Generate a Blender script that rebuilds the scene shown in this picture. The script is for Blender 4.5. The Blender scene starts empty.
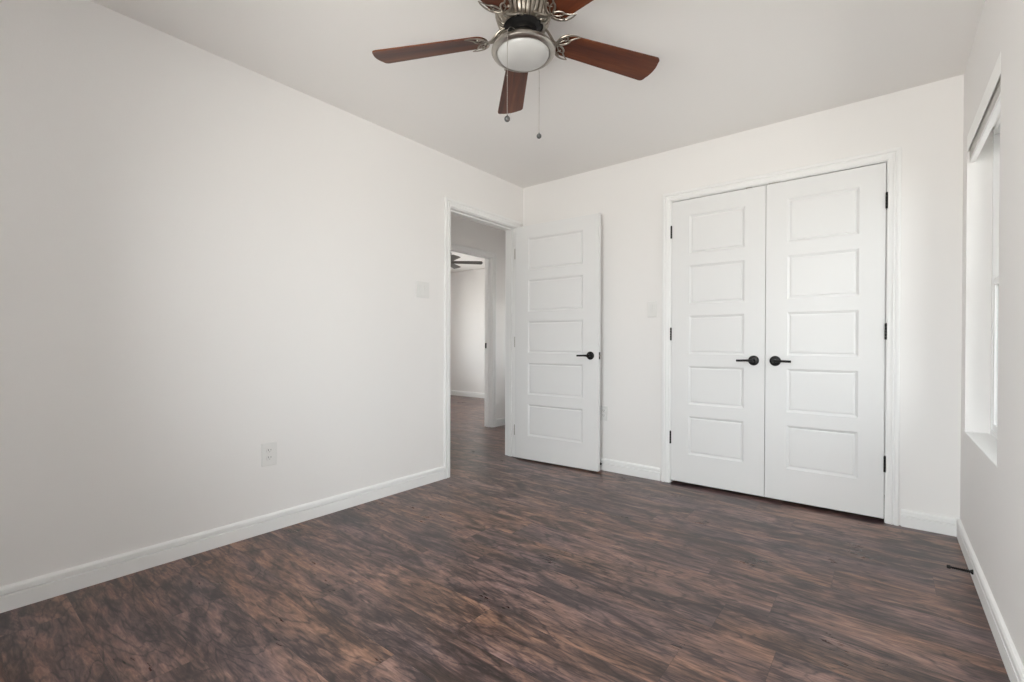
import bpy, bmesh, math, random
from mathutils import Vector, Matrix, Euler
PI = math.pi
SC = bpy.context.scene
COL = SC.collection

# ------------------------------------------------------------------ camera
F_PX, YAW, PITCH, ROLL, CY = 468.16, 0.6736, -0.0064, 0.0026, 347.6
cam_d = bpy.data.cameras.new('camera')
cam = bpy.data.objects.new('camera', cam_d)
COL.objects.link(cam)
fw = Vector((-math.sin(YAW) * math.cos(PITCH), math.cos(YAW) * math.cos(PITCH), math.sin(PITCH)))
rt = Vector((math.cos(YAW), math.sin(YAW), 0))
up = rt.cross(fw)
rt, up = rt * math.cos(ROLL) + up * math.sin(ROLL), up * math.cos(ROLL) - rt * math.sin(ROLL)
M = Matrix((rt, up, -fw)).transposed().to_4x4()
M.translation = Vector((0, 0, 1.0109))
cam.matrix_world = M
cam_d.sensor_fit = 'HORIZONTAL'
cam_d.sensor_width = 36
cam_d.lens = F_PX * 36 / 1024
cam_d.shift_y = (CY - 341) / 1024
cam_d.clip_start = 0.02
SC.camera = cam

# ------------------------------------------------------------------ room dimensions
XL, XR, YB, YN, H = -2.5985, 0.3134, 3.4149, -0.45, 2.44
WT = 0.115                       # partition thickness
XH = -3.75                       # face of the hall's far wall
W1 = (2.385, 3.262, 0.575, 2.06)     # window in the right wall
W2 = (-1.45, 0.22, 0.575, 2.06)     # unseen window behind the camera, guessed and sized to light the room
W3 = (3.3, 5.8, 0.60, 1.90)  # unseen window of the far bedroom, added for its daylight
W4 = (-3.45, -3.00, 0.80, 1.60)      # unseen window added at the hallway's far end to brighten it         

# ------------------------------------------------------------------ daylight
world = bpy.data.worlds.new('daylight')
SC.world = world
world.use_nodes = True
wn = world.node_tree
wn.nodes.clear()
wo = wn.nodes.new('ShaderNodeOutputWorld')
bg = wn.nodes.new('ShaderNodeBackground')
tc = wn.nodes.new('ShaderNodeTexCoord')
sx = wn.nodes.new('ShaderNodeSeparateXYZ')
cr = wn.nodes.new('ShaderNodeValToRGB')
mr = wn.nodes.new('ShaderNodeMapRange')
mr.inputs['From Min'].default_value = -1
mr.inputs['From Max'].default_value = 1
wn.links.new(tc.outputs['Generated'], sx.inputs[0])
wn.links.new(sx.outputs['Z'], mr.inputs['Value'])
wn.links.new(mr.outputs[0], cr.inputs[0])
e = cr.color_ramp.elements
e[0].position, e[0].color = 0.0, (0.90, 0.86, 0.81, 1)
e[1].position, e[1].color = 1.0, (0.86, 0.94, 1.0, 1)
for pos, c in ((0.47, (0.90, 0.87, 0.83, 1)), (0.53, (0.94, 0.97, 1.0, 1)), (0.75, (0.96, 0.985, 1.0, 1))):
    k = e.new(pos)
    k.color = c
wn.links.new(cr.outputs[0], bg.inputs['Color'])
bg.inputs['Strength'].default_value = 6.6
wn.links.new(bg.outputs[0], wo.inputs[0])


def portal(name, loc, rot, sx_, sy_):
    d = bpy.data.lights.new(name, 'AREA')
    d.shape = 'RECTANGLE'
    d.size, d.size_y = sx_, sy_
    d.cycles.is_portal = True
    o = bpy.data.objects.new(name, d)
    o.location, o.rotation_euler = loc, rot
    COL.objects.link(o)


wh, wz = W1[3] - W1[2], (W1[3] + W1[2]) / 2
portal('window_daylight', (XR + 0.135, (W1[0] + W1[1]) / 2, wz), (0, PI / 2, 0), wh, W1[1] - W1[0])
portal('window_daylight', ((W2[0] + W2[1]) / 2, YN - 0.135, wz), (PI / 2, 0, 0), W2[1] - W2[0], wh)
portal('window_daylight', (-7.435, (W3[0] + W3[1]) / 2, (W3[2] + W3[3]) / 2), (0, -PI / 2, 0), W3[3] - W3[2], W3[1] - W3[0])

portal('window_daylight', (-3.225, 5.335, 1.2), (-PI / 2, 0, 0), 0.45, 0.8)

vs = SC.view_settings
vs.view_transform = 'Standard'
vs.look = 'None'
vs.gamma = 1
vs.use_curve_mapping = False
vs.exposure = 0.85
SC.cycles.max_bounces = 16
SC.cycles.diffuse_bounces = 12
SC.cycles.glossy_bounces = 6
SC.cycles.transparent_max_bounces = 12
SC.cycles.sample_clamp_indirect = 8


# ------------------------------------------------------------------ materials
def newmat(name):
    m = bpy.data.materials.new(name)
    m.use_nodes = True
    return m, m.node_tree, m.node_tree.nodes['Principled BSDF']


def simple(name, col, rough=0.5, metal=0.0, spec=0.5, bump=0.0, bscale=60, var=0.0):
    m, nt, b = newmat(name)
    b.inputs['Base Color'].default_value = (*col, 1)
    b.inputs['Roughness'].default_value = rough
    b.inputs['Metallic'].default_value = metal
    b.inputs['Specular IOR Level'].default_value = spec
    t = nt.nodes.new('ShaderNodeTexCoord')
    n = nt.nodes.new('ShaderNodeTexNoise')
    n.inputs['Scale'].default_value = bscale
    n.inputs['Detail'].default_value = 4
    nt.links.new(t.outputs['Object'], n.inputs['Vector'])
    if bump:
        bp = nt.nodes.new('ShaderNodeBump')
        bp.inputs['Strength'].default_value = bump
        bp.inputs['Distance'].default_value = 0.002
        nt.links.new(n.outputs['Fac'], bp.inputs['Height'])
        nt.links.new(bp.outputs[0], b.inputs['Normal'])
    if var:
        mx = nt.nodes.new('ShaderNodeMix')
        mx.data_type = 'RGBA'
        mx.inputs['A'].default_value = (*[c * (1 - var) for c in col], 1)
        mx.inputs['B'].default_value = (*[min(1, c * (1 + var)) for c in col], 1)
        nt.links.new(n.outputs['Fac'], mx.inputs['Factor'])
        nt.links.new(mx.outputs['Result'], b.inputs['Base Color'])
    return m


M_WALL = simple('wall_paint', (0.85, 0.836, 0.826), 0.6, spec=0.08, bump=0.12, bscale=140)
M_CEIL = simple('ceiling_paint', (0.87, 0.855, 0.84), 0.85, spec=0.15, bump=0.12, bscale=120)
M_TRIM = simple('trim_paint', (0.86, 0.86, 0.855), 0.45, spec=0.12)
M_DOOR = simple('door_paint', (0.80, 0.80, 0.80), 0.6, spec=0.05)
M_BLACK = simple('matte_black_metal', (0.012, 0.011, 0.011), 0.38, 0.6, bump=0.02, bscale=200)
M_RUBBER = simple('black_rubber', (0.012, 0.012, 0.012), 0.6)
M_NICKEL = simple('brushed_nickel', (0.43, 0.40, 0.365), 0.3, 1.0, bump=0.03, bscale=90)
M_PEWTER = simple('antique_pewter', (0.36, 0.325, 0.28), 0.34, 1.0, var=0.25, bump=0.1, bscale=40)
M_DARKMET = simple('dark_motor_metal', (0.015, 0.014, 0.014), 0.5, 0.7)
M_PLATE = simple('white_switch_plastic', (0.78, 0.775, 0.76), 0.35)
M_SLOT = simple('dark_socket_slots', (0.08, 0.08, 0.08), 0.6)
M_VINYL = simple('white_vinyl', (0.86, 0.86, 0.86), 0.35)
M_BLIND = simple('blind_headrail_white', (0.95, 0.95, 0.94), 0.4)
M_SLAT = simple('blind_slats', (0.74, 0.73, 0.70), 0.4)
M_CHAIN = simple('pull_chain_metal', (0.55, 0.52, 0.48), 0.35, 1.0)
M_BOB = simple('grey_chain_bob', (0.10, 0.10, 0.10), 0.4, 0.5, var=0.3, bscale=300)
M_FARBLADE = simple('dark_espresso_blade', (0.05, 0.04, 0.035), 0.4, var=0.2, bscale=8)

m, nt, b = newmat('frosted_opal_glass')
b.inputs['Base Color'].default_value = (0.53, 0.525, 0.515, 1)
b.inputs['Roughness'].default_value = 0.3
b.inputs['Subsurface Weight'].default_value = 0.1
b.inputs['Subsurface Radius'].default_value = (0.05, 0.05, 0.05)
b.inputs['Subsurface Scale'].default_value = 0.4
M_OPAL = m

m = bpy.data.materials.new('window_glass')
m.use_nodes = True
nt = m.node_tree
nt.nodes.clear()
out = nt.nodes.new('ShaderNodeOutputMaterial')
tr = nt.nodes.new('ShaderNodeBsdfTransparent')
gl = nt.nodes.new('ShaderNodeBsdfGlossy')
fr = nt.nodes.new('ShaderNodeFresnel')
mi = nt.nodes.new('ShaderNodeMixShader')
tr.inputs[0].default_value = (0.96, 0.975, 0.97, 1)
gl.inputs['Roughness'].default_value = 0.02
fr.inputs[0].default_value = 1.25
nt.links.new(fr.outputs[0], mi.inputs[0])
nt.links.new(tr.outputs[0], mi.inputs[1])
nt.links.new(gl.outputs[0], mi.inputs[2])
nt.links.new(mi.outputs[0], out.inputs[0])
M_GLASS = m


m = bpy.data.materials.new('dimming_screen_mesh')  # added sheet that cuts the daylight entering by the right window
m.use_nodes = True
nt = m.node_tree
nt.nodes.clear()
out = nt.nodes.new('ShaderNodeOutputMaterial')
tr = nt.nodes.new('ShaderNodeBsdfTransparent')
di = nt.nodes.new('ShaderNodeBsdfDiffuse')
mi = nt.nodes.new('ShaderNodeMixShader')
di.inputs[0].default_value = (0.10, 0.10, 0.10, 1)
mi.inputs[0].default_value = 0.46
nt.links.new(tr.outputs[0], mi.inputs[1])
nt.links.new(di.outputs[0], mi.inputs[2])
nt.links.new(mi.outputs[0], out.inputs[0])
M_SCREEN = m


class NG:
    """small helper to write node maths"""
    def __init__(self, nt):
        self.nt = nt

    def node(self, t, **kw):
        n = self.nt.nodes.new(t)
        for k, v in kw.items():
            setattr(n, k, v)
        return n

    def put(self, n, i, v):
        if hasattr(v, 'is_linked') or isinstance(v, bpy.types.NodeSocket):
            self.nt.links.new(v, n.inputs[i])
        else:
            n.inputs[i].default_value = v

    def m(self, op, a, b=0.0, c=None):
        n = self.node('ShaderNodeMath', operation=op)
        self.put(n, 0, a)
        self.put(n, 1, b)
        if c is not None:
            self.put(n, 2, c)
        return n.outputs[0]

    def xyz(self, x, y, z):
        n = self.node('ShaderNodeCombineXYZ')
        for i, v in enumerate((x, y, z)):
            self.put(n, i, v)
        return n.outputs[0]

    def noise(self, vec, scale, detail=4, rough=0.55, dist=0.0):
        n = self.node('ShaderNodeTexNoise')
        self.put(n, 'Vector', vec)
        n.inputs['Scale'].default_value = scale
        n.inputs['Detail'].default_value = detail
        n.inputs['Roughness'].default_value = rough
        n.inputs['Distortion'].default_value = dist
        return n.outputs['Fac']

    def ramp(self, fac, stops):
        n = self.node('ShaderNodeValToRGB')
        self.put(n, 0, fac)
        el = n.color_ramp.elements
        el[0].position, el[0].color = stops[0][0], (*stops[0][1], 1)
        el[1].position, el[1].color = stops[-1][0], (*stops[-1][1], 1)
        for p, c in stops[1:-1]:
            k = el.new(p)
            k.color = (*c, 1)
        return n.outputs[0]

    def mix(self, fac, a, b, blend='MIX'):
        n = self.node('ShaderNodeMix', data_type='RGBA', blend_type=blend)
        self.put(n, 'Factor', fac)
        for nm, v in (('A', a), ('B', b)):
            if isinstance(v, tuple):
                n.inputs[nm].default_value = (*v, 1)
            else:
                self.nt.links.new(v, n.inputs[nm])
        return n.outputs['Result']


def floor_material():
    m, nt, b = newmat('hickory_laminate')
    g = NG(nt)
    t = g.node('ShaderNodeTexCoord')
    s = g.node('ShaderNodeSeparateXYZ')
    nt.links.new(t.outputs['Object'], s.inputs[0])
    X, Y = s.outputs['X'], s.outputs['Y']
    PW, PL = 0.2, 1.22
    yy = g.m('DIVIDE', g.m('ADD', Y, 9.85), PW)
    row = g.m('FLOOR', yy)
    fy = g.m('FRACT', yy)
    wn1 = g.node('ShaderNodeTexWhiteNoise', noise_dimensions='1D')
    g.put(wn1, 'W', row)
    xx = g.m('ADD', g.m('DIVIDE', X, PL), g.m('MULTIPLY', wn1.outputs['Value'], 7.3))
    col = g.m('FLOOR', xx)
    fx = g.m('FRACT', xx)
    wn2 = g.node('ShaderNodeTexWhiteNoise', noise_dimensions='2D')
    nt.links.new(g.xyz(row, col, 0.0), wn2.inputs['Vector'])
    pid = wn2.outputs['Value']
    z = g.m('MULTIPLY', pid, 37.0)
    # broad smoky patches, elongated along the boards
    patch = g.noise(g.xyz(g.m('MULTIPLY', X, 2.6), g.m('MULTIPLY', Y, 8.5), z), 1.0, 5, 0.58, 1.4)
    # contour rings = cathedral grain
    warp = g.noise(g.xyz(g.m('MULTIPLY', X, 1.6), g.m('MULTIPLY', Y, 7.0), g.m('ADD', z, 5.0)), 1.0, 4, 0.42, 0.3)
    rings = g.m('SINE', g.m('MULTIPLY', warp, 75.0))
    rings = g.m('POWER', g.m('MULTIPLY', g.m('ADD', rings, 1.0), 0.5), 12.0)
    fine = g.noise(g.xyz(g.m('MULTIPLY', X, 8.0), g.m('MULTIPLY', Y, 52.0), z), 1.0, 5, 0.72, 1.6)
    streak = g.noise(g.xyz(g.m('MULTIPLY', X, 3.0), g.m('MULTIPLY', Y, 30.0), g.m('ADD', z, 11.0)), 1.0, 4, 0.6, 0.8)
    v = g.m('ADD', g.m('ADD', g.m('MULTIPLY', patch, 1.15), -0.105), g.m('MULTIPLY', g.m('SUBTRACT', pid, 0.5), 0.07))
    v = g.m('ADD', v, g.m('MULTIPLY', g.m('SUBTRACT', streak, 0.5), 0.55))
    v = g.m('ADD', v, g.m('MULTIPLY', g.m('SUBTRACT', fine, 0.5), 0.85))
    v = g.m('SUBTRACT', v, g.m('MULTIPLY', rings, 0.16))
    base = g.ramp(v, [(0.20, (0.030, 0.0180, 0.0165)), (0.36, (0.066, 0.038, 0.033)),
                      (0.48, (0.130, 0.076, 0.064)), (0.60, (0.22, 0.122, 0.092)), (0.76, (0.34, 0.20, 0.15))])
    # warm / grey hue drift from board to board
    hue = g.noise(g.xyz(g.m('MULTIPLY', X, 1.1), g.m('MULTIPLY', Y, 4.0), g.m('ADD', z, 20.0)), 1.0, 3, 0.5)
    hue = g.ramp(hue, [(0.35, (0, 0, 0)), (0.65, (1, 1, 1))])
    base = g.mix(hue, g.mix(1.0, base, (1.04, 0.97, 0.84), 'MULTIPLY'), g.mix(1.0, base, (0.86, 0.93, 1.10), 'MULTIPLY'))
    # dark knots
    vo = g.node('ShaderNodeTexVoronoi')
    nt.links.new(g.xyz(g.m('MULTIPLY', X, 1.5), g.m('MULTIPLY', Y, 3.4), z), vo.inputs['Vector'])
    knot = g.ramp(vo.outputs['Distance'], [(0.0, (1, 1, 1)), (0.30, (0, 0, 0))])
    base = g.mix(g.m('MULTIPLY', knot, 0.35), base, (0.013, 0.009, 0.009))
    # seams
    ey = g.m('MINIMUM', fy, g.m('SUBTRACT', 1.0, fy))
    ex = g.m('MULTIPLY', g.m('MINIMUM', fx, g.m('SUBTRACT', 1.0, fx)), PL / PW)
    edge = g.m('LESS_THAN', g.m('MINIMUM', ex, ey), 0.005)
    base = g.mix(g.m('MULTIPLY', edge, 0.45), base, (0.012, 0.009, 0.008))
    nt.links.new(base, b.inputs['Base Color'])
    # dusty footprints wear: roughness only
    wear = g.noise(g.xyz(X, Y, 0.0), 3.0, 5, 0.6)
    r = g.m('ADD', 0.19, g.m('MULTIPLY', wear, 0.14))
    r = g.m('ADD', r, g.m('MULTIPLY', fine, 0.08))
    nt.links.new(r, b.inputs['Roughness'])
    b.inputs['Specular IOR Level'].default_value = 0.50
    bp = g.node('ShaderNodeBump')
    bp.inputs['Strength'].default_value = 0.25
    bp.inputs['Distance'].default_value = 0.0012
    hgt = g.m('SUBTRACT', g.m('ADD', g.m('MULTIPLY', fine, 0.5), g.m('MULTIPLY', streak, 0.6)), g.m('MULTIPLY', edge, 1.0))
    nt.links.new(hgt, bp.inputs['Height'])
    nt.links.new(bp.outputs[0], b.inputs['Normal'])
    return m


def blade_material():
    m, nt, b = newmat('cherry_blade_wood')
    g = NG(nt)
    t = g.node('ShaderNodeTexCoord')
    s = g.node('ShaderNodeSeparateXYZ')
    nt.links.new(t.outputs['Object'], s.inputs[0])
    oi = g.node('ShaderNodeObjectInfo')
    z = g.m('MULTIPLY', oi.outputs['Random'], 30.0)
    band = g.noise(g.xyz(g.m('MULTIPLY', s.outputs['X'], 1.5), g.m('MULTIPLY', s.outputs['Y'], 22.0), z), 1.0, 3, 0.5, 0.3)
    fine = g.noise(g.xyz(g.m('MULTIPLY', s.outputs['X'], 12.0), g.m('MULTIPLY', s.outputs['Y'], 220.0), z), 1.0, 3, 0.6)
    v = g.m('ADD', g.m('MULTIPLY', band, 0.9), g.m('MULTIPLY', g.m('SUBTRACT', fine, 0.5), 0.3))
    c = g.ramp(v, [(0.25, (0.045, 0.011, 0.006)), (0.5, (0.115, 0.030, 0.011)), (0.72, (0.21, 0.070, 0.026))])
    nt.links.new(c, b.inputs['Base Color'])
    b.inputs['Roughness'].default_value = 0.38
    b.inputs['Specular IOR Level'].default_value = 0.3
    return m


M_FLOOR = floor_material()
M_BLADE = blade_material()


# ------------------------------------------------------------------ mesh helpers
def tag(o, label=None, cat=None, group=None, kind=None):
    if label: o['label'] = label
    if cat: o['category'] = cat
    if group: o['group'] = group
    if kind: o['kind'] = kind
    return o


def empty(name, loc=(0, 0, 0), rz=0.0, label=None, cat=None, group=None, kind=None):
    o = bpy.data.objects.new(name, None)
    o.empty_display_size = 0.1
    o.location = loc
    o.rotation_euler = (0, 0, rz)
    COL.objects.link(o)
    return tag(o, label, cat, group, kind)


def finish(name, bm, mat, parent=None, smooth=False, loc=None):
    bmesh.ops.remove_doubles(bm, verts=bm.verts, dist=1e-6)
    bmesh.ops.recalc_face_normals(bm, faces=bm.faces)
    me = bpy.data.meshes.new(name)
    bm.to_mesh(me)
    bm.free()
    me.materials.append(mat)
    if smooth:
        for p in me.polygons: p.use_smooth = True
        try:
            me.set_sharp_from_angle(angle=math.radians(38))
        except Exception:
            pass
    o = bpy.data.objects.new(name, me)
    COL.objects.link(o)
    if parent: o.parent = parent
    if loc: o.location = loc
    return o


def box(bm, x0, x1, y0, y1, z0, z1, bev=0.0, mat=None):
    vs_ = [bm.verts.new((x, y, z)) for x in (x0, x1) for y in (y0, y1) for z in (z0, z1)]
    fs = [bm.faces.new([vs_[i] for i in q]) for q in
          ((0, 1, 3, 2), (4, 6, 7, 5), (0, 4, 5, 1), (2, 3, 7, 6), (0, 2, 6, 4), (1, 5, 7, 3))]
    if bev:
        ed = list({e_ for f in fs for e_ in f.edges})
        bmesh.ops.bevel(bm, geom=ed, offset=bev, segments=2, profile=0.5, affect='EDGES')


def lathe(bm, prof, seg=48, c=(0, 0, 0), flute=None, cap=True):
    """prof: list of (r, z); flute(r, z, theta) -> r"""
    rings = []
    for i, (r, z) in enumerate(prof):
        if r < 1e-6:
            rings.append([bm.verts.new((c[0], c[1], c[2] + z))])
            continue
        ring = []
        for k in range(seg):
            th = 2 * PI * k / seg
            rr = flute(i, r, z, th) if flute else r
            ring.append(bm.verts.new((c[0] + rr * math.cos(th), c[1] + rr * math.sin(th), c[2] + z)))
        rings.append(ring)
    for a, b_ in zip(rings, rings[1:]):
        for k in range(seg):
            k2 = (k + 1) % seg
            if len(a) == 1 and len(b_) == 1: continue
            if len(a) == 1: bm.faces.new((a[0], b_[k], b_[k2]))
            elif len(b_) == 1: bm.faces.new((a[k], b_[0], a[k2]))
            else: bm.faces.new((a[k], b_[k], b_[k2], a[k2]))
    if cap:
        for rg in (rings[0], rings[-1]):
            if len(rg) > 1: bm.faces.new(rg)


def smoothpath(pts, n=6):
    """Catmull-Rom through the points"""
    P = [Vector(p) for p in pts]
    P = [P[0] * 2 - P[1]] + P + [P[-1] * 2 - P[-2]]
    out_ = []
    for i in range(1, len(P) - 2):
        for k in range(n):
            t = k / n
            a, b_, c, d = P[i - 1], P[i], P[i + 1], P[i + 2]
            out_.append(0.5 * ((2 * b_) + (c - a) * t + (2 * a - 5 * b_ + 4 * c - d) * t * t + (3 * b_ - a - 3 * c + d) * t ** 3))
    out_.append(P[-2])
    return out_


def tube(bm, pts, rad, seg=10, flat=1.0, upv=Vector((0, 0, 1))):
    P = [Vector(p) for p in pts]
    n = len(P)
    R = rad if callable(rad) else (lambda t: rad)
    rings = []
    for i, p in enumerate(P):
        d = (P[min(i + 1, n - 1)] - P[max(i - 1, 0)]).normalized()
        u = upv if abs(d.dot(upv)) < 0.95 else Vector((1, 0, 0))
        s = d.cross(u).normalized()
        w = s.cross(d).normalized()
        r = R(i / (n - 1))
        rings.append([bm.verts.new(p + s * (r * math.cos(2 * PI * k / seg)) + w * (r * flat * math.sin(2 * PI * k / seg))) for k in range(seg)])
    for a, b_ in zip(rings, rings[1:]):
        for k in range(seg):
            k2 = (k + 1) % seg
            bm.faces.new((a[k], b_[k], b_[k2], a[k2]))
    bm.faces.new(rings[0])
    bm.faces.new(rings[-1][::-1])


def mapbm(bm, f):
    for v in bm.verts: v.co = Vector(f(v.co))


# ------------------------------------------------------------------ setting: floor, ceiling, walls
bm = bmesh.new()
box(bm, -7.5, 0.6, -0.7, 6.8, -0.1, 0.0)
tag(finish('floor', bm, M_FLOOR), 'dark brown hickory plank laminate floor running through all rooms', 'floor', kind='structure')
bm = bmesh.new()
box(bm, -7.5, 0.6, -0.7, 6.8, H, H + 0.1)
tag(finish('ceiling', bm, M_CEIL), 'flat white painted ceiling above the fan', 'ceiling', kind='structure')


def wall(name, axis, p0, p1, a0, a1, holes, label, z1=H):
    """a wall slab with holes (a0, a1, z0, z1); axis = the axis it is thin along"""
    bm = bmesh.new()
    A = sorted({a0, a1, *[h[0] for h in holes], *[h[1] for h in holes]})
    Z = sorted({0.0, z1, *[h[2] for h in holes], *[h[3] for h in holes]})

    def solid(i, j):
        if i < 0 or j < 0 or i >= len(A) - 1 or j >= len(Z) - 1: return False
        am, zm = (A[i] + A[i + 1]) / 2, (Z[j] + Z[j + 1]) / 2
        return not any(h[0] < am < h[1] and h[2] < zm < h[3] for h in holes)

    def V(a, p, z):
        return bm.verts.new((p, a, z) if axis == 'x' else (a, p, z))
    for i in range(len(A) - 1):
        for j in range(len(Z) - 1):
            if not solid(i, j): continue
            q = ((A[i], Z[j]), (A[i + 1], Z[j]), (A[i + 1], Z[j + 1]), (A[i], Z[j + 1]))
            for p in (p0, p1):
                bm.faces.new([V(a, p, z) for a, z in q])
            for (di, dj), (k, l) in (((0, -1), (0, 1)), ((1, 0), (1, 2)), ((0, 1), (2, 3)), ((-1, 0), (3, 0))):
                if not solid(i + di, j + dj):
                    (aa, az), (ba, bz) = q[k], q[l]
                    bm.faces.new([V(aa, p0, az), V(ba, p0, bz), V(ba, p1, bz), V(aa, p1, az)])
    return tag(finish(name, bm, M_WALL), label, 'wall', kind='structure')


D1 = (2.48, 3.325, 0.0, 2.073)       # rough opening, bedroom doorway in the left wall
D2 = (3.46, 4.325, 0.0, 2.085)       # doorway across the hall
DC = (-1.25, 0.019, 0.0, 2.078)      # closet opening in the back wall
wall('wall_left', 'x', XL - WT, XL, YN - 0.13, YB + WT, [D1], 'long bare white wall left of the open doorway')
wall('wall_back', 'y', YB, YB + WT, XL, XR + 0.13, [DC], 'white back wall around the closet double doors')
wall('wall_right', 'x', XR, XR + 0.13, YN, YB, [W1], 'white right wall with the window recess')
wall('wall_near', 'y', YN - 0.13, YN, XL, XR + 0.13, [W2], 'white wall behind the viewer with an added window')
wall('wall_hall', 'x', XH - WT, XH, 1.4, 5.4, [D2], 'shaded hallway wall with a second doorway, seen through the open door')
wall('wall_hall_end', 'y', 5.2, 5.33, XH, XL - WT, [W4], 'short wall closing the far end of the hallway')
wall('wall_hall_start', 'y', 1.5, 1.6, XH, XL - WT, [], 'short wall closing the near end of the hallway')
wall('wall_hall_side', 'x', XL - WT, XL, YB + WT, 5.3, [], 'hallway wall past the bedroom doorway')
wall('wall_far', 'y', 6.56, 6.68, -7.43, XH, [], 'bright white end wall of the far bedroom')
wall('wall_far_left', 'x', -7.43, -7.3, 2.6, 6.56, [W3], 'far bedroom outer wall with an added window')
wall('wall_far_near', 'y', 2.5, 2.6, -7.43, XH - WT, [], 'near side wall of the far bedroom')
wall('wall_far_side', 'x', XH - WT, XH, 5.4, 6.56, [], 'inner wall of the far bedroom past the hallway')
wall('wall_closet', 'y', 4.05, 4.15, XL, XR + 0.13, [], 'rear wall inside the closed closet')
wall('wall_closet_side', 'x', XR, XR + 0.13, YB + WT, 4.05, [], 'side wall inside the closed closet')


# ------------------------------------------------------------------ trim
BB = [(0, 0), (.014, 0), (.014, .0590), (.0040, .0625), (.0040, .0665), (.0142, .0690), (.0132, .084), (.0090, .0910), (.003, .0945), (0, .095)]


def baseboard(name, segs, label, cat='baseboard'):
    """segs: (f, a0, a1) with f(along, out, z) -> world"""
    bm = bmesh.new()
    for f, a0, a1 in segs:
        A = [bm.verts.new(f(a0, d, z)) for d, z in BB]
        B = [bm.verts.new(f(a1, d, z)) for d, z in BB]
        for i in range(len(BB) - 1):
            bm.faces.new((A[i], A[i + 1], B[i + 1], B[i]))
        bm.faces.new(A)
        bm.faces.new(B[::-1])
    return tag(finish(name, bm, M_TRIM), label, cat, kind='structure')


fL = lambda a, d, z: (XL + d, a, z)
fB = lambda a, d, z: (a, YB - d, z)
fR = lambda a, d, z: (XR - d, a, z)
fN = lambda a, d, z: (a, YN + d, z)
fH = lambda a, d, z: (XH + d, a, z)
fS = lambda a, d, z: (XL - WT - d, a, z)
fFar = lambda a, d, z: (a, 6.56 - d, z)
baseboard('baseboard_left', [(fL, YN, 2.435), (fL, 3.372, YB)], 'white moulded baseboard along the long left wall')
baseboard('baseboard_back', [(fB, XL + .014, -1.304), (fB, 0.073, XR - .014)], 'white moulded baseboard on both sides of the closet doors')
baseboard('baseboard_right', [(fR, YN, YB)], 'white moulded baseboard under the window on the right wall')
baseboard('baseboard_near', [(fN, XL + .014, XR - .014)], 'white moulded baseboard behind the viewer')
baseboard('baseboard_hall', [(fH, 1.6, 3.415), (fH, 4.370, 5.2), (fS, 1.6, 2.435), (fS, 3.385, 5.2)], 'white baseboard along the hallway walls')
baseboard('baseboard_far', [(fFar, -7.3, XH - WT)], 'white baseboard along the far bedroom end wall')

CP = [(0, 0), (0, .008), (.003, .0105), (.015, .0115), (.020, .0130), (.026, .0165), (.030, .0160), (.032, .0090), (.037, .0090), (.039, .0155), (.046, .0170), (.054, .0172), (.058, .0150), (.058, 0)]


def casing(bm, f, a0, a1, h, rev=0.0):
    """moulded casing up one side, across and down; f(along, out, z)"""
    rows = []
    for o, d in CP:
        o += rev
        rows.append([bm.verts.new(f(a0 - o, d, 0)), bm.verts.new(f(a0 - o, d, h + o)), bm.verts.new(f(a1 + o, d, h + o)), bm.verts.new(f(a1 + o, d, 0))])
    for r0, r1 in zip(rows, rows[1:]):
        for k in range(3):
            bm.faces.new((r0[k], r0[k + 1], r1[k + 1], r1[k]))


def doorframe(name, f, fback, hole, label, stop_at=None, jt=0.019, backcase=True, depth=WT):
    root = empty(name, f((hole[0] + hole[1]) / 2, 0, 0), 0, label, 'door frame', kind='structure')
    inv = Vector(f((hole[0] + hole[1]) / 2, 0, 0))
    loc = lambda g: (lambda a, d, z: tuple(Vector(g(a, d, z)) - inv))
    F = loc(f)
    i0, i1, ih = hole[0] + jt, hole[1] - jt, hole[3] - jt
    bm = bmesh.new()
    casing(bm, F, i0, i1, ih, rev=0.005)
    finish('casing', bm, M_TRIM, root)
    if backcase:
        bm = bmesh.new()
        casing(bm, loc(fback), i0, i1, ih, rev=0.005)
        finish('casing', bm, M_TRIM, root)
    bm = bmesh.new()

    def fb(a0, a1, d0, d1, z0, z1):
        p, q = F(a0, d0, z0), F(a1, d1, z1)
        box(bm, *sorted((p[0], q[0])), *sorted((p[1], q[1])), z0, z1)
    fb(hole[0], i0, 0.001, -depth - .001, 0, hole[3])
    fb(i1, hole[1], 0.001, -depth - .001, 0, hole[3])
    fb(i0, i1, 0.001, -depth - .001, ih, hole[3])
    finish('jamb', bm, M_TRIM, root)
    if stop_at is not None:
        bm = bmesh.new()
        s0, s1 = -stop_at, -stop_at - .032
        fb(i0, i0 + .011, s0, s1, 0, ih)
        fb(i1 - .011, i1, s0, s1, 0, ih)
        fb(i0 + .011, i1 - .011, s0, s1, ih - .011, ih)
        finish('door_stop_strip', bm, M_TRIM, root)
    return root


fLb = lambda a, d, z: (XL - WT - d, a, z)
fBb = lambda a, d, z: (a, YB + WT + d, z)
fHb = lambda a, d, z: (XH - WT - d, a, z)
tr1 = doorframe('trim_1', fL, fLb, D1, 'white moulded casing and jamb of the open bedroom doorway', stop_at=0.040)
tr2 = doorframe('trim_2', fB, fBb, DC, 'white moulded casing around the closet double doors', backcase=False)
tr3 = doorframe('trim_3', fH, fHb, D2, 'white casing and jamb of the doorway across the hall', stop_at=0.045)
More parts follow.
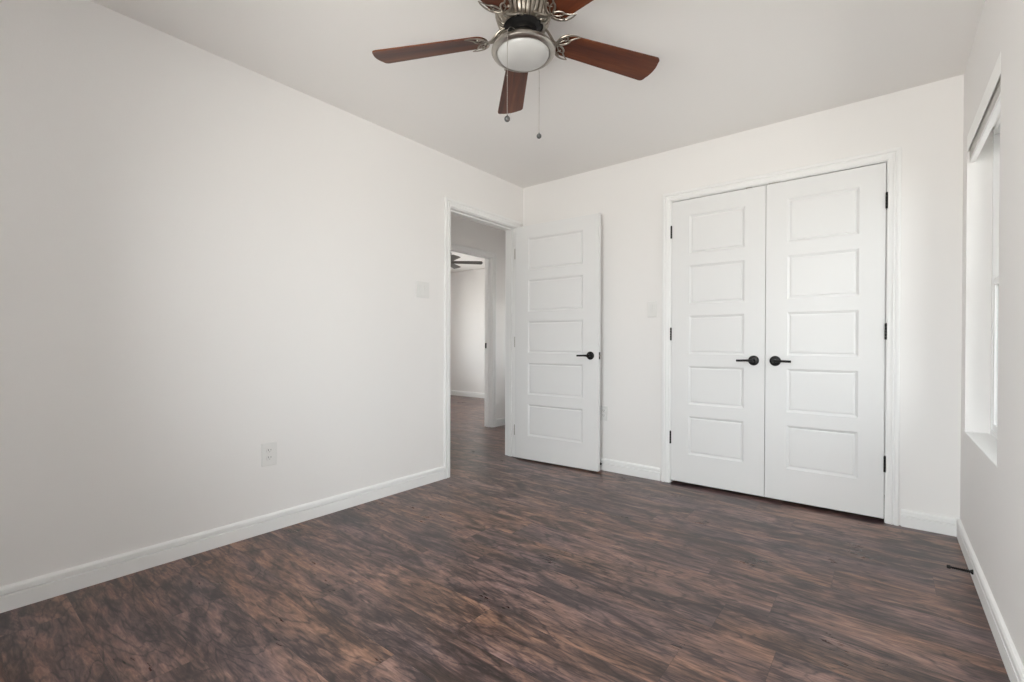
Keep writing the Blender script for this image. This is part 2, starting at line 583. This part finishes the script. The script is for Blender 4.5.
# strike plate on the far jamb, ball catches at the head of the closet frame
bm = bmesh.new()
c0 = tr3.location
box(bm, -0.110, -0.070, D2[1] - .0225 - c0.y, D2[1] - .019 - c0.y, 0.965, 1.03, 0.001)
tag(finish('strike_plate', bm, M_BLACK, tr3), 'black strike plate')
c0 = tr2.location
for x0, x1 in ((-0.735, -0.698), (-0.60, -0.535)):
    bm = bmesh.new()
    box(bm, x0 - c0.x, x1 - c0.x, -0.003, 0.030, 2.0535, 2.0590, 0.001)
    tag(finish('ball_catch', bm, M_NICKEL, tr2), 'small metal catch plate at the head')

# ------------------------------------------------------------------ doors
PZ = [(.205 + i * .3597, .205 + i * .3597 + .275) for i in range(5)]


def leaf_bm(w, mgn, h=2.032, t=.035):
    bm = bmesh.new()
    Xc = [0, mgn, w - mgn, w]
    Zc = [0.0]
    for a, b_ in PZ: Zc += [a, b_]
    Zc.append(h)
    for y, sgn in ((0.0, 1), (t, -1)):
        for i in range(3):
            for j in range(len(Zc) - 1):
                x0, x1, z0, z1 = Xc[i], Xc[i + 1], Zc[j], Zc[j + 1]
                if i == 1 and j % 2 == 1:
                    prev = None
                    for ins, dep in ((0, 0), (.0015, .0025), (.011, .0100), (.0145, .0120), (.0160, .0120), (.0185, .0060), (.026, .0045)):
                        yy = y + sgn * dep
                        rg = [bm.verts.new(p) for p in ((x0 + ins, yy, z0 + ins), (x1 - ins, yy, z0 + ins), (x1 - ins, yy, z1 - ins), (x0 + ins, yy, z1 - ins))]
                        if prev:
                            for k in range(4):
                                bm.faces.new((prev[k], prev[(k + 1) % 4], rg[(k + 1) % 4], rg[k]))
                        prev = rg
                    bm.faces.new(prev)
                else:
                    bm.faces.new([bm.verts.new(p) for p in ((x0, y, z0), (x1, y, z0), (x1, y, z1), (x0, y, z1))])
    for x in (0, w):
        for z0, z1 in zip(Zc, Zc[1:]):
            bm.faces.new([bm.verts.new(p) for p in ((x, 0, z0), (x, t, z0), (x, t, z1), (x, 0, z1))])
    for z in (0, h):
        for x0, x1 in zip(Xc, Xc[1:]):
            bm.faces.new([bm.verts.new(p) for p in ((x0, 0, z), (x1, 0, z), (x1, t, z), (x0, t, z))])
    return bm


def handle(root, x, z, direction, face=-1, y0=0.0):
    """lever handle: rosette and neck, lever as sub-part; face -1 = sticks out towards -y"""
    bm = bmesh.new()
    lathe(bm, [(0, 0), (.0325, 0), (.033, .003), (.0315, .0065), (.026, .0085), (.013, .0095), (.0105, .012), (.0105, .040), (.0125, .043), (.0125, .054), (.0105, .0565), (0, .057)], 36)
    mapbm(bm, lambda c: (x + c.x, y0 + face * c.z, z + c.y))
    hd = tag(finish('door_handle', bm, M_BLACK, root, smooth=True), 'matte black lever handle')
    bm = bmesh.new()
    pts = smoothpath([(0, .048, 0), (.018 * direction, .050, .0005), (.045 * direction, .052, .0005), (.072 * direction, .052, -.0005), (.095 * direction, .050, -.001)], 5)
    pts = [Vector((x + p.x, y0 + face * p.y, z + p.z)) for p in pts]
    tube(bm, pts, lambda t_: .0110 - .0030 * min(1, t_ * 2.2), 12, flat=0.9)
    finish('lever', bm, M_BLACK, hd, smooth=True)
    return hd


def hinge(root, x, y, z, mat, plate=None, ln=.09, r=.0062):
    bm = bmesh.new()
    for k in range(5):
        z0 = z - ln / 2 + k * ln / 5
        lathe(bm, [(0, z0 + .0004), (r, z0 + .0004), (r, z0 + ln / 5 - .0004), (0, z0 + ln / 5 - .0004)], 16, (x, y, 0))
    lathe(bm, [(0, z + ln / 2), (r * .8, z + ln / 2), (r * .8, z + ln / 2 + .002), (0, z + ln / 2 + .005)], 16, (x, y, 0))
    if plate:
        for (a0, a1, b0, b1) in plate:
            box(bm, a0, a1, b0, b1, z - ln / 2, z + ln / 2)
    return tag(finish('hinge', bm, mat, root, smooth=True), 'black butt hinge' if mat is M_BLACK else 'satin nickel butt hinge')


ZB = 0.021
HZ = (1.835 - ZB, 1.090 - ZB, 0.334 - ZB)
# closet leaves
d1 = empty('door_1', (-1.2285, YB + .0005, ZB), 0, 'left leaf of the white five panel closet double doors, lever pointing left', 'door', kind='structure')
finish('door_leaf', leaf_bm(.6125, .124), M_DOOR, d1)
handle(d1, .547, .910 - ZB, -1)
for z in HZ: hinge(d1, -.0035, -.005, z, M_BLACK, plate=[(-.0025, -.0005, -.003, .03)])
d2 = empty('door_2', (-.6125, YB + .0005, ZB), 0, 'right leaf of the white five panel closet double doors, lever pointing right', 'door', kind='structure')
finish('door_leaf', leaf_bm(.6095, .122), M_DOOR, d2)
handle(d2, .057, .910 - ZB, 1)
for z in HZ: hinge(d2, .6130, -.005, z, M_BLACK, plate=[(.6100, .6125, -.003, .03)])
# open bedroom door: local x from hinge to latch, y=0 face looks at the camera
DW, DA = .806, math.radians(2.75)
d3 = empty('door_3', (-2.569, 3.262, .013), DA, 'white five panel bedroom door standing open against the back wall', 'door', kind='structure')
finish('door_leaf', leaf_bm(DW, .138), M_DOOR, d3)
handle(d3, DW - .070, .912, -1)
handle(d3, DW - .070, .912, -1, face=1, y0=.035)
for z in (1.80, 1.02, 0.24): hinge(d3, -.006, .006, z, M_NICKEL, plate=[(-.002, -.0002, .004, .034)], r=.0055)
bm = bmesh.new()
box(bm, DW, DW + .0016, .006, .029, .912 - .028, .912 + .028, .0006)
tag(finish('latch_plate', bm, M_BLACK, d3), 'black latch plate on the door edge')
bm = bmesh.new()
box(bm, DW + .0016, DW + .009, .011, .024, .912 - .007, .912 + .007, .001)
tag(finish('latch_bolt', bm, M_NICKEL, d3), 'bright latch bolt')


# ------------------------------------------------------------------ windows
def window(name, f, rng, label, depth=.090, wt=.13, screen=False):
    a0, a1, z0, z1 = rng
    o0 = Vector(f((a0 + a1) / 2, 0, z0))
    root = empty(name, o0, 0, label, 'window', kind='structure')
    F = lambda a, d, z: tuple(Vector(f(a, d, z)) - o0)

    def fb(bm, aa, ab, d0, d1_, za, zb, bev=0.0):
        p, q = F(aa, d0, za), F(ab, d1_, zb)
        box(bm, *sorted((p[0], q[0])), *sorted((p[1], q[1])), *sorted((p[2], q[2])), bev)

    def ring(bm, aa, ab, d0, d1_, za, zb, w, bev=.0015):
        fb(bm, aa, aa + w, d0, d1_, za, zb, bev)
        fb(bm, ab - w, ab, d0, d1_, za, zb, bev)
        fb(bm, aa + w, ab - w, d0, d1_, za, za + w, bev)
        fb(bm, aa + w, ab - w, d0, d1_, zb - w, zb, bev)
    zm = (z0 + z1) / 2
    bm = bmesh.new()
    ring(bm, a0, a1, -depth, -wt, z0, z1, .026)
    fr_ = finish('window_frame', bm, M_VINYL, root)
    bm = bmesh.new()
    ring(bm, a0 + .026, a1 - .026, -depth - .004, -depth - .020, z0 + .026, zm + .018, .032)
    s1 = tag(finish('lower_sash', bm, M_VINYL, root))
    bm = bmesh.new()
    fb(bm, a0 + .058, a1 - .058, -depth - .010, -depth - .014, z0 + .058, zm - .014)
    finish('pane', bm, M_GLASS, s1)
    bm = bmesh.new()
    ring(bm, a0 + .026, a1 - .026, -depth - .021, -depth - .036, zm - .018, z1 - .026, .032)
    s2 = tag(finish('upper_sash', bm, M_VINYL, root))
    bm = bmesh.new()
    fb(bm, a0 + .058, a1 - .058, -depth - .026, -depth - .030, zm + .014, z1 - .058)
    finish('pane', bm, M_GLASS, s2)
    bm = bmesh.new()
    fb(bm, a0 + .0005, a1 - .0005, -.0005, -depth, z0, z0 + .004, .001)
    finish('window_sill', bm, M_TRIM, root)
    if screen:
        bm = bmesh.new()
        fb(bm, a0 + .02, a1 - .02, -wt + .003, -wt + .0025, z0 + .02, z1 - .02)
        tag(finish('dimming_screen', bm, M_SCREEN, root), 'unseen dark screen added to dim the daylight')
    return root


window('window_1', fR, W1, 'tall white sash window recessed in the right wall', screen=True)
window('added_window_2', fN, W2, 'unseen window added behind the viewer to light the room')
window('added_window_3', lambda a, d, z: (-7.3 + d, a, z), W3, 'unseen window added to light the far bedroom')

window('added_window_4', lambda a, d, z: (a, 5.2 - d, z), W4, 'unseen narrow window added to light the hallway')

# raised blind in the right window
ba0, ba1 = W1[0] + .004, W1[1] - .004
bl = empty('window_blind', (XR + .020, (ba0 + ba1) / 2, W1[3]), 0, 'white horizontal blind pulled fully up at the top of the right window', 'blind')
L = (ba1 - ba0) / 2
bm = bmesh.new()
box(bm, -.0205, -.0165, -L, L, -.080, -.0005, .0015)
box(bm, -.0165, .030, -L + .004, L - .004, -.040, -.001, .001)
finish('headrail', bm, M_BLIND, bl)
bm = bmesh.new()
for k in range(22):
    z = -.042 - k * .0036
    v = [(-.012, z - .0010), (-.002, z + .0010), (.010, z - .0006), (.010, z - .0024), (-.002, z - .0008), (-.012, z - .0028)]
    A = [bm.verts.new((x, -L + .006, zz)) for x, zz in v]
    B = [bm.verts.new((x, L - .006, zz)) for x, zz in v]
    for i in range(6):
        bm.faces.new((A[i], A[(i + 1) % 6], B[(i + 1) % 6], B[i]))
    bm.faces.new(A)
    bm.faces.new(B[::-1])
finish('slat_stack', bm, M_SLAT, bl)
bm = bmesh.new()
box(bm, -.012, .010, -L + .006, L - .006, -.137, -.123, .002)
finish('bottom_rail', bm, M_VINYL, bl)


# ------------------------------------------------------------------ switches and sockets
def plate_root(name, f, a, z, label, cat):
    """local x = to the right seen from inside the room, local -y = out of the wall"""
    rz = {'L': PI / 2, 'B': 0.0, 'R': -PI / 2}[f]
    loc = {'L': (XL, a, z), 'B': (a, YB, z), 'R': (XR, a, z)}[f]
    return empty(name, loc, rz, label, cat)


def faceplate(root, w, h):
    bm = bmesh.new()
    box(bm, -w / 2, w / 2, -.0065, 0, -h / 2, h / 2, .0028)
    finish('faceplate', bm, M_PLATE, root)


def rocker(root, x):
    bm = bmesh.new()
    box(bm, x - .0175, x + .0175, -.0072, -.0060, -.035, .035, .0004)
    fr_ = finish('rocker_frame', bm, M_PLATE, root)
    bm = bmesh.new()
    q = [(-.0072, -.031), (-.0082, -.031), (-.0088, 0), (-.0118, .031), (-.0072, .031)]
    A = [bm.verts.new((x - .0145, y, z)) for y, z in q]
    B = [bm.verts.new((x + .0145, y, z)) for y, z in q]
    for i in range(5): bm.faces.new((A[i], A[(i + 1) % 5], B[(i + 1) % 5], B[i]))
    bm.faces.new(A)
    bm.faces.new(B[::-1])
    finish('rocker', bm, M_PLATE, root)


def screw(root, x, z):
    bm = bmesh.new()
    lathe(bm, [(0, 0), (.0032, 0), (.0028, .0008), (0, .001)], 12)
    mapbm(bm, lambda c: (x + c.x, -.0062 - c.z, z + c.y))
    finish('screw', bm, M_PLATE, root, smooth=True)


def outlet(root):
    for s in (-1, 1):
        bm = bmesh.new()
        pr = []
        for k in range(28):
            th = 2 * PI * k / 28
            pr.append((.0172 * math.cos(th), max(-.0140, min(.0140, .0172 * math.sin(th)))))
        A = [bm.verts.new((px, -.0062, s * .0195 + pz)) for px, pz in pr]
        B = [bm.verts.new((px * .95, -.0085, s * .0195 + pz * .95)) for px, pz in pr]
        for i in range(28): bm.faces.new((A[i], A[(i + 1) % 28], B[(i + 1) % 28], B[i]))
        bm.faces.new(B)
        rc = finish('receptacle', bm, M_PLATE, root)
        bm = bmesh.new()
        zc = s * .0195
        box(bm, -.0075, -.0052, -.0088, -.0080, zc - .001, zc + .0085)
        box(bm, .0052, .0075, -.0088, -.0080, zc - .0002, zc + .0078)
        lathe(bm, [(0, .0080), (.0027, .0080), (.0027, .0088), (0, .0088)], 12)
        mapbm(bm, lambda c: c if c.y < -.001 else (c.x, -c.z, zc - .0078 + c.y))
        tag(finish('socket_slots', bm, M_SLOT, rc), 'dark socket slots')
    screw(root, 0, 0)


sw = plate_root('light_switch', 'L', 2.226, 1.402, 'white double rocker light switch on the left wall beside the doorway', 'light switch')
faceplate(sw, .118, .116)
rocker(sw, -.0235); rocker(sw, .0235)
sw = plate_root('light_switch', 'B', -1.376, 1.279, 'white single rocker light switch left of the closet casing', 'light switch')
faceplate(sw, .072, .118)
rocker(sw, 0)
ot = plate_root('wall_outlet', 'L', 1.155, .417, 'white duplex outlet low on the long left wall', 'outlet')
faceplate(ot, .080, .124)
outlet(ot)
ot = plate_root('wall_outlet', 'B', -1.774, .461, 'white duplex outlet half hidden behind the edge of the open door', 'outlet')
faceplate(ot, .072, .116)
outlet(ot)


# ------------------------------------------------------------------ door stops
def doorstop(loc, rz, ln, label):
    """local +x points out of the baseboard"""
    r = empty('door_stop', loc, rz, label, 'door stop')
    bm = bmesh.new()
    lathe(bm, [(0, 0), (.0105, 0), (.0105, .003), (.007, .008), (0, .008)], 20)
    mapbm(bm, lambda c: (c.z, c.x, c.y))
    finish('base', bm, M_BLACK, r, smooth=True)
    bm = bmesh.new()
    n = 16 * 10
    pts = []
    for k in range(n + 1):
        t_ = k / n
        th = 2 * PI * 10 * t_
        rr = .0062 - .0018 * t_
        pts.append((.006 + (ln - .018) * t_, rr * math.cos(th), rr * math.sin(th)))
    tube(bm, pts, .0016, 6, upv=Vector((1, 0, 0)))
    lathe(bm, [(0, .004), (.0048, .004), (.0036, ln - .010), (0, ln - .010)], 12)
    for v in bm.verts[-26:]: pass
    bm2 = bmesh.new()
    lathe(bm2, [(0, .004), (.0050, .004), (.0036, ln - .010), (0, ln - .010)], 12)
    mapbm(bm2, lambda c: (c.z, c.x, c.y))
    bm.free()
    bm = bm2
    tube(bm, pts, .0016, 6, upv=Vector((1, 0, 0)))
    finish('spring', bm, M_BLACK, r, smooth=True)
    bm = bmesh.new()
    lathe(bm, [(0, ln - .013), (.0068, ln - .013), (.0078, ln - .009), (.0074, ln - .002), (.005, ln), (0, ln)], 20)
    mapbm(bm, lambda c: (c.z, c.x, c.y))
    finish('rubber_tip', bm, M_RUBBER, r, smooth=True)
    return r


doorstop((XR - .014, 2.800, .040), PI - .02, .084, 'black spring door stop sticking out of the right baseboard')
doorstop((-1.795, YB - .014, .050), -PI / 2, .058, 'black door stop on the back baseboard behind the open door')

# ------------------------------------------------------------------ ceiling fan
FX, FY = -1.153, 1.513
fan = empty('ceiling_fan', (FX, FY, H), 0, 'flush mounted pewter ceiling fan with five reddish brown blades and a frosted bowl light', 'ceiling fan')


def zz(prof): return [(r, z - H) for r, z in prof]


bm = bmesh.new()
lathe(bm, zz([(0, 2.44), (.088, 2.44), (.092, 2.43), (.080, 2.412), (.076, 2.400), (0, 2.400)]), 48)
finish('canopy', bm, M_PEWTER, fan, smooth=True)
bm = bmesh.new()


def fl(i, r, z, th):
    amp = {5: .5, 6: 1, 7: 1, 8: 1, 9: 1, 10: 1, 11: .8, 12: .5}.get(i, 0)
    return r - amp * .012 * max(0.0, 1 - 2.0 * abs(math.sin(th * 19)))


lathe(bm, zz([(.070, 2.402), (.095, 2.400), (.112, 2.392), (.119, 2.378), (.119, 2.366), (.114, 2.360), (.115, 2.352), (.114, 2.338),
              (.109, 2.322), (.104, 2.308), (.099, 2.300), (.092, 2.294), (.086, 2.291), (.080, 2.291), (.078, 2.300), (.060, 2.304)]), 360, flute=fl)
finish('motor_housing', bm, M_PEWTER, fan, smooth=True)
bm = bmesh.new()
lathe(bm, zz([(0, 2.306), (.079, 2.306), (.079, 2.296), (.066, 2.285), (.058, 2.279), (.058, 2.270), (0, 2.270)]), 48)
finish('motor_hub', bm, M_DARKMET, fan, smooth=True)
bm = bmesh.new()
lathe(bm, zz([(0, 2.270), (.040, 2.270), (.043, 2.264), (.043, 2.240), (.047, 2.232), (.062, 2.228), (.088, 2.222), (.108, 2.214), (.123, 2.205),
              (.1285, 2.197), (.1285, 2.190), (.123, 2.183), (.114, 2.180), (.107, 2.183), (.105, 2.190), (0, 2.190)]), 72)
finish('light_ring', bm, M_NICKEL, fan, smooth=True)
bm = bmesh.new()
RB, DB, ZR = .1065, .042, 2.190
pr = [(RB * math.sin(t_), ZR - DB * math.cos(t_)) for t_ in [PI / 2 * k / 16 for k in range(17)]]
lathe(bm, zz(pr), 72, cap=False)
finish('glass_bowl', bm, M_OPAL, fan, smooth=True)


def blade_bm():
    """x = radial, y = across; underside flat"""
    bm = bmesh.new()
    o = []
    x0, x1, w0, w1 = .150, .654, .052, .0685
    for k in range(13):                                    # rounded root
        th = PI / 2 + PI * k / 12
        o.append((x0 + .042 + .042 * math.cos(th), w0 * math.sin(th) if abs(math.sin(th)) > .0 else 0))
    o = [(x, y) for x, y in o]
    tip = []
    rc = .020
    for k in range(7):
        th = -PI / 2 + PI / 2 * k / 6
        tip.append((x1 - rc - .010 + rc * math.cos(th), -w1 + rc + rc * math.sin(th)))
    for k in range(1, 6):
        y = (-w1 + rc) + 2 * (w1 - rc) * k / 6
        tip.append((x1 - .010 + .010 * (1 - (y / (w1 - rc)) ** 2), y))
    for k in range(7):
        th = PI / 2 * k / 6
        tip.append((x1 - rc - .010 + rc * math.cos(th), w1 - rc + rc * math.sin(th)))
    poly = o + tip
    A = [bm.verts.new((x, y, 0)) for x, y in poly]
    f = bm.faces.new(A)
    r_ = bmesh.ops.extrude_face_region(bm, geom=[f])
    for v in r_['geom']:
        if isinstance(v, bmesh.types.BMVert): v.co.z += .0055
    return bm


def bracket_bm():
    bm = bmesh.new()
    z = -.0045
    S = lambda pts, r0, r1, fl_=.55: tube(bm, smoothpath([(x, y, z) for x, y in pts], 6), lambda t_: r0 + (r1 - r0) * abs(2 * t_ - 1) ** 1.5, 8, flat=fl_)
    # outer crescent with horn tips, inner scroll, side loops
    S([(.232, .060), (.208, .0615), (.180, .053), (.158, .032), (.149, 0), (.158, -.032), (.180, -.053), (.208, -.0615), (.232, -.060)], .0062, .0022)
    S([(.232, .060), (.212, .046), (.200, .034), (.197, .022), (.186, .010), (.168, 0), (.186, -.010), (.197, -.022), (.200, -.034), (.212, -.046), (.232, -.060)], .0046, .0022)
    for s in (-1, 1):
        S([(.158, s * .006), (.168, s * .020), (.182, s * .030), (.196, s * .032)], .0028, .0022)
        S([(.170, s * .040), (.176, s * .030), (.184, s * .022)], .0024, .0022)
    for (x, y) in ((.160, 0), (.181, .044), (.181, -.044)):
        lathe(bm, [(0, z - .0065), (.004, z - .0058), (.0052, z - .003), (.0052, z)], 14, (x, y, 0))
    return bm


PITCHB = math.radians(-12)
A0 = 133.6
blade0 = brk0 = None
ZBL = 2.268
for k in range(5):
    ang = math.radians(A0 + 72 * k)
    rot = (Matrix.Rotation(ang, 4, 'Z') @ Matrix.Rotation(PITCHB, 4, 'X')).to_euler()
    if k == 0:
        bl0 = finish('blade', blade_bm(), M_BLADE, fan)
        bk0 = finish('blade_bracket', bracket_bm(), M_PEWTER, fan, smooth=True)
        bm = bmesh.new()
        tube(bm, smoothpath([(.062, 0, .030), (.085, 0, .028), (.108, 0, .014), (.130, 0, .000), (.152, 0, -.0045)], 5), lambda t_: .0105 - .004 * math.sin(PI * t_), 10, flat=.6)
        for s in (-1, 1):
            tube(bm, smoothpath([(.070, s * .026, .030), (.092, s * .027, .022), (.112, s * .020, .008), (.132, s * .008, -.001), (.148, s * .003, -.004)], 5), lambda t_: .0055, 8, flat=.8)
        ar0 = finish('bracket_arm', bm, M_PEWTER, bk0, smooth=True)
        b_, q_, a_ = bl0, bk0, ar0
    else:
        b_, q_, a_ = bl0.copy(), bk0.copy(), ar0.copy()
        for o in (b_, q_, a_): COL.objects.link(o)
        b_.parent = fan; q_.parent = fan; a_.parent = q_
    droop = .012 if k == 1 else 0.0
    for o in (b_, q_):
        o.location = (0, 0, ZBL - H - droop)
        o.rotation_euler = rot


def chain(px, py, zt, zb, lead, bead_z, br, label):
    bm = bmesh.new()
    pts = [(a - FX, b2 - FY, c - H) for a, b2, c in lead]
    pts = smoothpath(pts, 4) + [Vector((px - FX, py - FY, zz_ - H)) for zz_ in (zt - .03, zb + br)]
    tube(bm, pts, .0009, 6)
    n = int((zt - zb) / .0042)
    for i in range(n):
        zc = zt - .012 - i * .0042
        if zc < zb + br: break
        lathe(bm, [(0, zc - H - .0016), (.0015, zc - H), (0, zc - H + .0016)], 6, (px - FX, py - FY, 0))
    ch = tag(finish('pull_chain', bm, M_CHAIN, fan, smooth=True), label)
    bm = bmesh.new()
    lathe(bm, [(0, -.0028), (.0026, 0), (0, .0028)], 10, (px - FX, py - FY, bead_z - H))
    finish('chain_connector', bm, M_CHAIN, ch, smooth=True)
    bm = bmesh.new()
    lathe(bm, [(br * math.sin(PI * k / 12), -br * math.cos(PI * k / 12)) for k in range(13)], 20, (px - FX, py - FY, zb - H))
    lathe(bm, [(0, br * .8), (.0028, br * .8), (.0022, br * 1.35), (0, br * 1.4)], 10, (px - FX, py - FY, zb - H))
    finish('chain_bob', bm, M_BOB, ch, smooth=True)


chain(-1.1260, 1.3780, 2.215, 1.866, [(FX + .004, FY - .042, 2.250), (FX + .010, FY - .075, 2.247), (FX + .025, FY - .118, 2.222), (-1.1260, 1.3780, 2.200)], 2.03, .0112, 'pull chain hanging in front of the glass bowl')
chain(-1.1880, 1.6740, 2.215, 1.921, [(FX - .005, FY + .042, 2.250), (FX - .012, FY + .075, 2.247), (FX - .020, FY + .120, 2.222), (-1.1880, 1.6740, 2.200)], 2.13, .0108, 'pull chain hanging behind the glass bowl')

# ------------------------------------------------------------------ fan of the far bedroom
F2X, F2Y, F2Z = -4.983, 4.707, 2.20
fan2 = empty('ceiling_fan', (F2X, F2Y, H), 0, 'dark bladed ceiling fan in the far bedroom seen through both doorways', 'ceiling fan')
bm = bmesh.new()
lathe(bm, [(0, 0), (.07, 0), (.075, -.02), (.05, -.05), (.070, -.08), (.078, -.12), (.078, -.17), (.06, -.20), (.05, -.25), (0, -.255)], 40)
finish('motor_housing', bm, M_DARKMET, fan2, smooth=True)
bl2 = None
for k in range(5):
    ang = math.radians(44.5 + 72 * k)
    if bl2 is None:
        bm = blade_bm()
        mapbm(bm, lambda c: (.07 + (c.x - .15) * .46 / .504, c.y * .85, c.z))
        o = bl2 = finish('blade', bm, M_FARBLADE, fan2)
    else:
        o = bl2.copy()
        COL.objects.link(o)
        o.parent = fan2
    o.location = (0, 0, F2Z - H)
    o.rotation_euler = (Matrix.Rotation(ang, 4, 'Z') @ Matrix.Rotation(PITCHB, 4, 'X')).to_euler()
